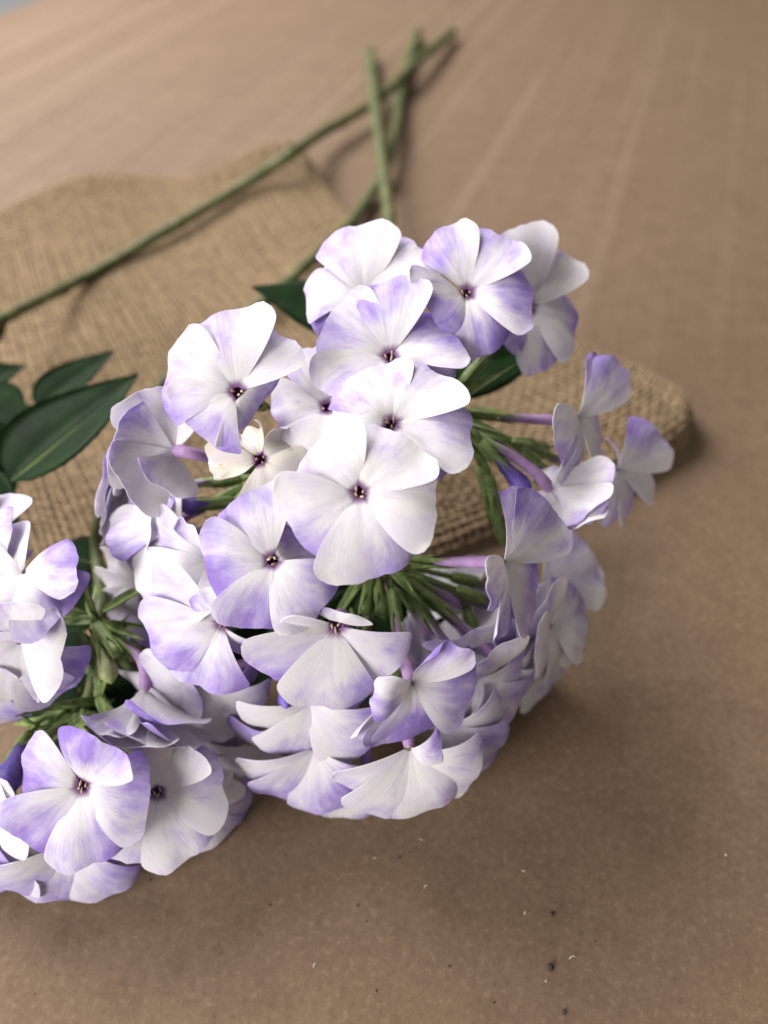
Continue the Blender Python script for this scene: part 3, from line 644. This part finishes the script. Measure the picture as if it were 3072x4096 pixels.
floret(low, 8, (480, 1130), .157, (.0, -.60, .80), [(60, 1450, C(v=.8)), (340, 1505, C(v=.85)), (720, 1490, C(v=.5)), (800, 1250, C(v=.8, rp=.5)), (200, 1200, C(v=.4))], 'g', anth=False, po=C(up=-.18, w=.62, lift=2.3, cup=-.28))
floret(low, 8, (-130, 1010), .156, (-.1, -.1, .99), [(100, 920, C(v=.1)), (60, 1240, C(v=.5)), (-200, 1300), (-450, 1000), (-160, 650)], 'g2', anth=False)
floret(low, 8, (-80, 1260), .162, (-.1, -.6, .8), [(10, 1400, C(v=.2)), (-200, 1500), (130, 1290, C(v=.6)), (-300, 1300), (-60, 1100)], 'g2', anth=False)
bud(low, 8, (160, 470), (-10, 800), .170, .162, 'g', r=3.4)
bud(low, 9, (655, 1080), (740, 1385), .168, .164, 'side', M_BUDG, r=2.3)
bud(low, 9, (690, 1060), (790, 1210), .166, .163, 'side', M_CALYX, r=1.6)
bud(low, 8, (330, 380), (230, 430), .172, .170, 'g', M_CALYX, r=2.0)
for q in range(10):
    bracts(low, at(*Z(9, 640+rng.uniform(-40, 60), 900+q*85), .172+rng.uniform(-.004, .006)), 2, .018, 20+q)
for q in range(6):
    bracts(low, at(*Z(8, 550-q*70, 200+q*35), .176), 2, .018, 40+q)
for b, t, w in (((380, 2560, .186), (180, 2760, .192), .008), ((360, 2700, .186), (560, 2860, .188), .009), ((330, 2800, .186), (60, 2880, .186), .008),
                ((390, 2500, .188), (600, 2620, .194), .007), ((400, 2380, .190), (250, 2520, .198), .006)):
    leaf(low, at(*b), at(*t), w, camdir((0, .3, .95)), .25, .03)
leaf(low, at(*Z(9, 640, 810), .190), at(*Z(9, 860, 700), .192), .0085, camdir((-.1, .2, .9)), .2)
leaf(low, at(*Z(9, 620, 800), .190), at(*Z(9, 590, 600), .196), .0075, camdir((.2, .2, .9)), .2)
leaf(low, at(*Z(9, 650, 590), .196), at(*Z(9, 300, 510), .200), .0070, camdir((.1, .5, .8)), .2, .05)

# ---- the long stem running off to the left edge with the cut-off head there
s2_end = ground(1812, 128, 0.006)
side = empty('phlox_stem', s2_end, 'cut phlox stem lying across the burlap with large dark leaves and a violet edged cluster', 'flower')
stem_part(side, [s2_end, ground(1650, 265, .012), ground(1500, 405, .010), lying(1290, 530, .012), lying(1180, 605, .008), lying(1050, 690, .0065), lying(900, 785, .004), lying(600, 960, .004), lying(300, 1130, .004), at(20, 1272, .262), at(-150, 1400, .24), at(-200, 1800, .215), HUB['h']], 0.0034, 0.0020, 80)
mk('branch', *tube(smooth_path([at(15, 1275, .262), at(-5, 1340, .258), at(-60, 1420, .25)], 8), [.0016]*8, 8), M_STEM, side)
mk('branch', *tube(smooth_path([at(-200, 1780, .215), at(-40, 1600, .222), at(60, 1615, .222), at(140, 1640, .224)], 12), [.0014]*12, 8), M_STEM, side)
leaf(side, at(45, 1925, .190), at(548, 1487, .212), .0140, camdir((-.25, .35, .9)), .30, .02, .006)
leaf(side, at(150, 1640, .224), at(462, 1392, .240), .0080, camdir((-.1, .5, .85)), .35, .02)
leaf(side, at(-170, 1560, .225), at(105, 1462, .240), .0080, camdir((0, .5, .85)), .3)
leaf(side, at(-100, 1560, .21), at(80, 1790, .205), .0100, camdir((.3, .3, .9)), .2)
leaf(side, at(-150, 1930, .19), at(82, 2110, .190), .0080, camdir((.2, .4, .9)), .3)
leaf(side, at(-130, 1700, .20), at(60, 1990, .205), .0095, camdir((.4, .4, .8)), .3)
floret(side, 9, (150, 640), .152, (.05, .30, .93), [(525, 610, C(v=.8, w=.42)), (415, 960, C(v=.85)), (30, 560, C(v=.6, curl=.5)), (30, 1050, C(v=.95)), (-150, 720, C(v=.8))], 'h', anth=False)
floret(side, 9, (120, 1120), .152, (.1, -.25, .96), [(430, 1210, C(v=.12)), (470, 1430, C(v=.75, up=-.35)), (190, 1500, C(v=.35)), (-220, 1350, C(v=.2)), (-50, 860, C(v=.5))], 'h', anth=False, R=16)
floret(side, 9, (-130, 430), .160, (.1, .2, .97), [(75, 385, C(v=.4, w=.40)), (-80, 700), (-400, 500), (-300, 150), (-20, 120)], 'h', anth=False)
floret(side, 9, (-60, 1380), .162, (.05, -.5, .86), [(85, 1540, C(v=.1)), (-100, 1650), (-300, 1500), (-200, 1250), (60, 1300)], 'h', anth=False)

# ------------------------------------------------------------------ lint and crumbs on the cardboard
pr = []
r5 = random.Random(11)
for (x, y) in [(1688, 3358), (2095, 3484), (2100, 3650), (2183, 3925), (1705, 3545), (2290, 3832), (1260, 3860), (1500, 3430), (2900, 3420)]:
    g = ground(x, y, 0.0004); a = r5.uniform(0, 6.28); L = r5.uniform(.0002, .0008)
    dv = np.array([math.cos(a), math.sin(a), 0]); ov = np.array([-dv[1], dv[0], 0])*L*r5.uniform(-.5, .5)
    pr.append(tube(smooth_path([g-dv*L, g+ov+np.array([0, 0, .0003]), g+dv*L], 7), [.00004, .00007, .00009, .00009, .00009, .00007, .00004], 5))
ln = mk('lint', *join(pr), M_LINT, origin=(0, 0, 0))
ln['kind'] = 'stuff'; ln['label'] = 'pale paper lint scattered on the cardboard'; ln['category'] = 'lint'
pr = []
for (x, y, s) in [(2200, 3867, 1.0), (2208, 3657, .7), (2256, 4048, .7), (1596, 3428, .35), (1430, 3622, .35), (1797, 3865, .3), (1467, 3685, .25), (1080, 3620, .3), (600, 3520, .3), (1975, 4010, .3), (2380, 3765, .25), (1505, 3962, .3)]:  # first and largest lump stands in for a dark dent
    g = ground(x, y, 0.0002*s); r = 0.0007*s
    v, f = tube([g+np.array([0, 0, h])*r for h in (-.2, .2, .6, .9)], np.array([.8, 1.0, .8, .3])*r, 7)
    v = [g+(p-g)*(0.75+0.5*r5.random()) for p in v]; pr.append((v, f))
cr = mk('crumbs', *join(pr), M_CRUMB, origin=(0, 0, 0))
cr['kind'] = 'stuff'; cr['label'] = 'tiny dark crumbs on the cardboard, the largest standing in for a dent'; cr['category'] = 'crumbs'
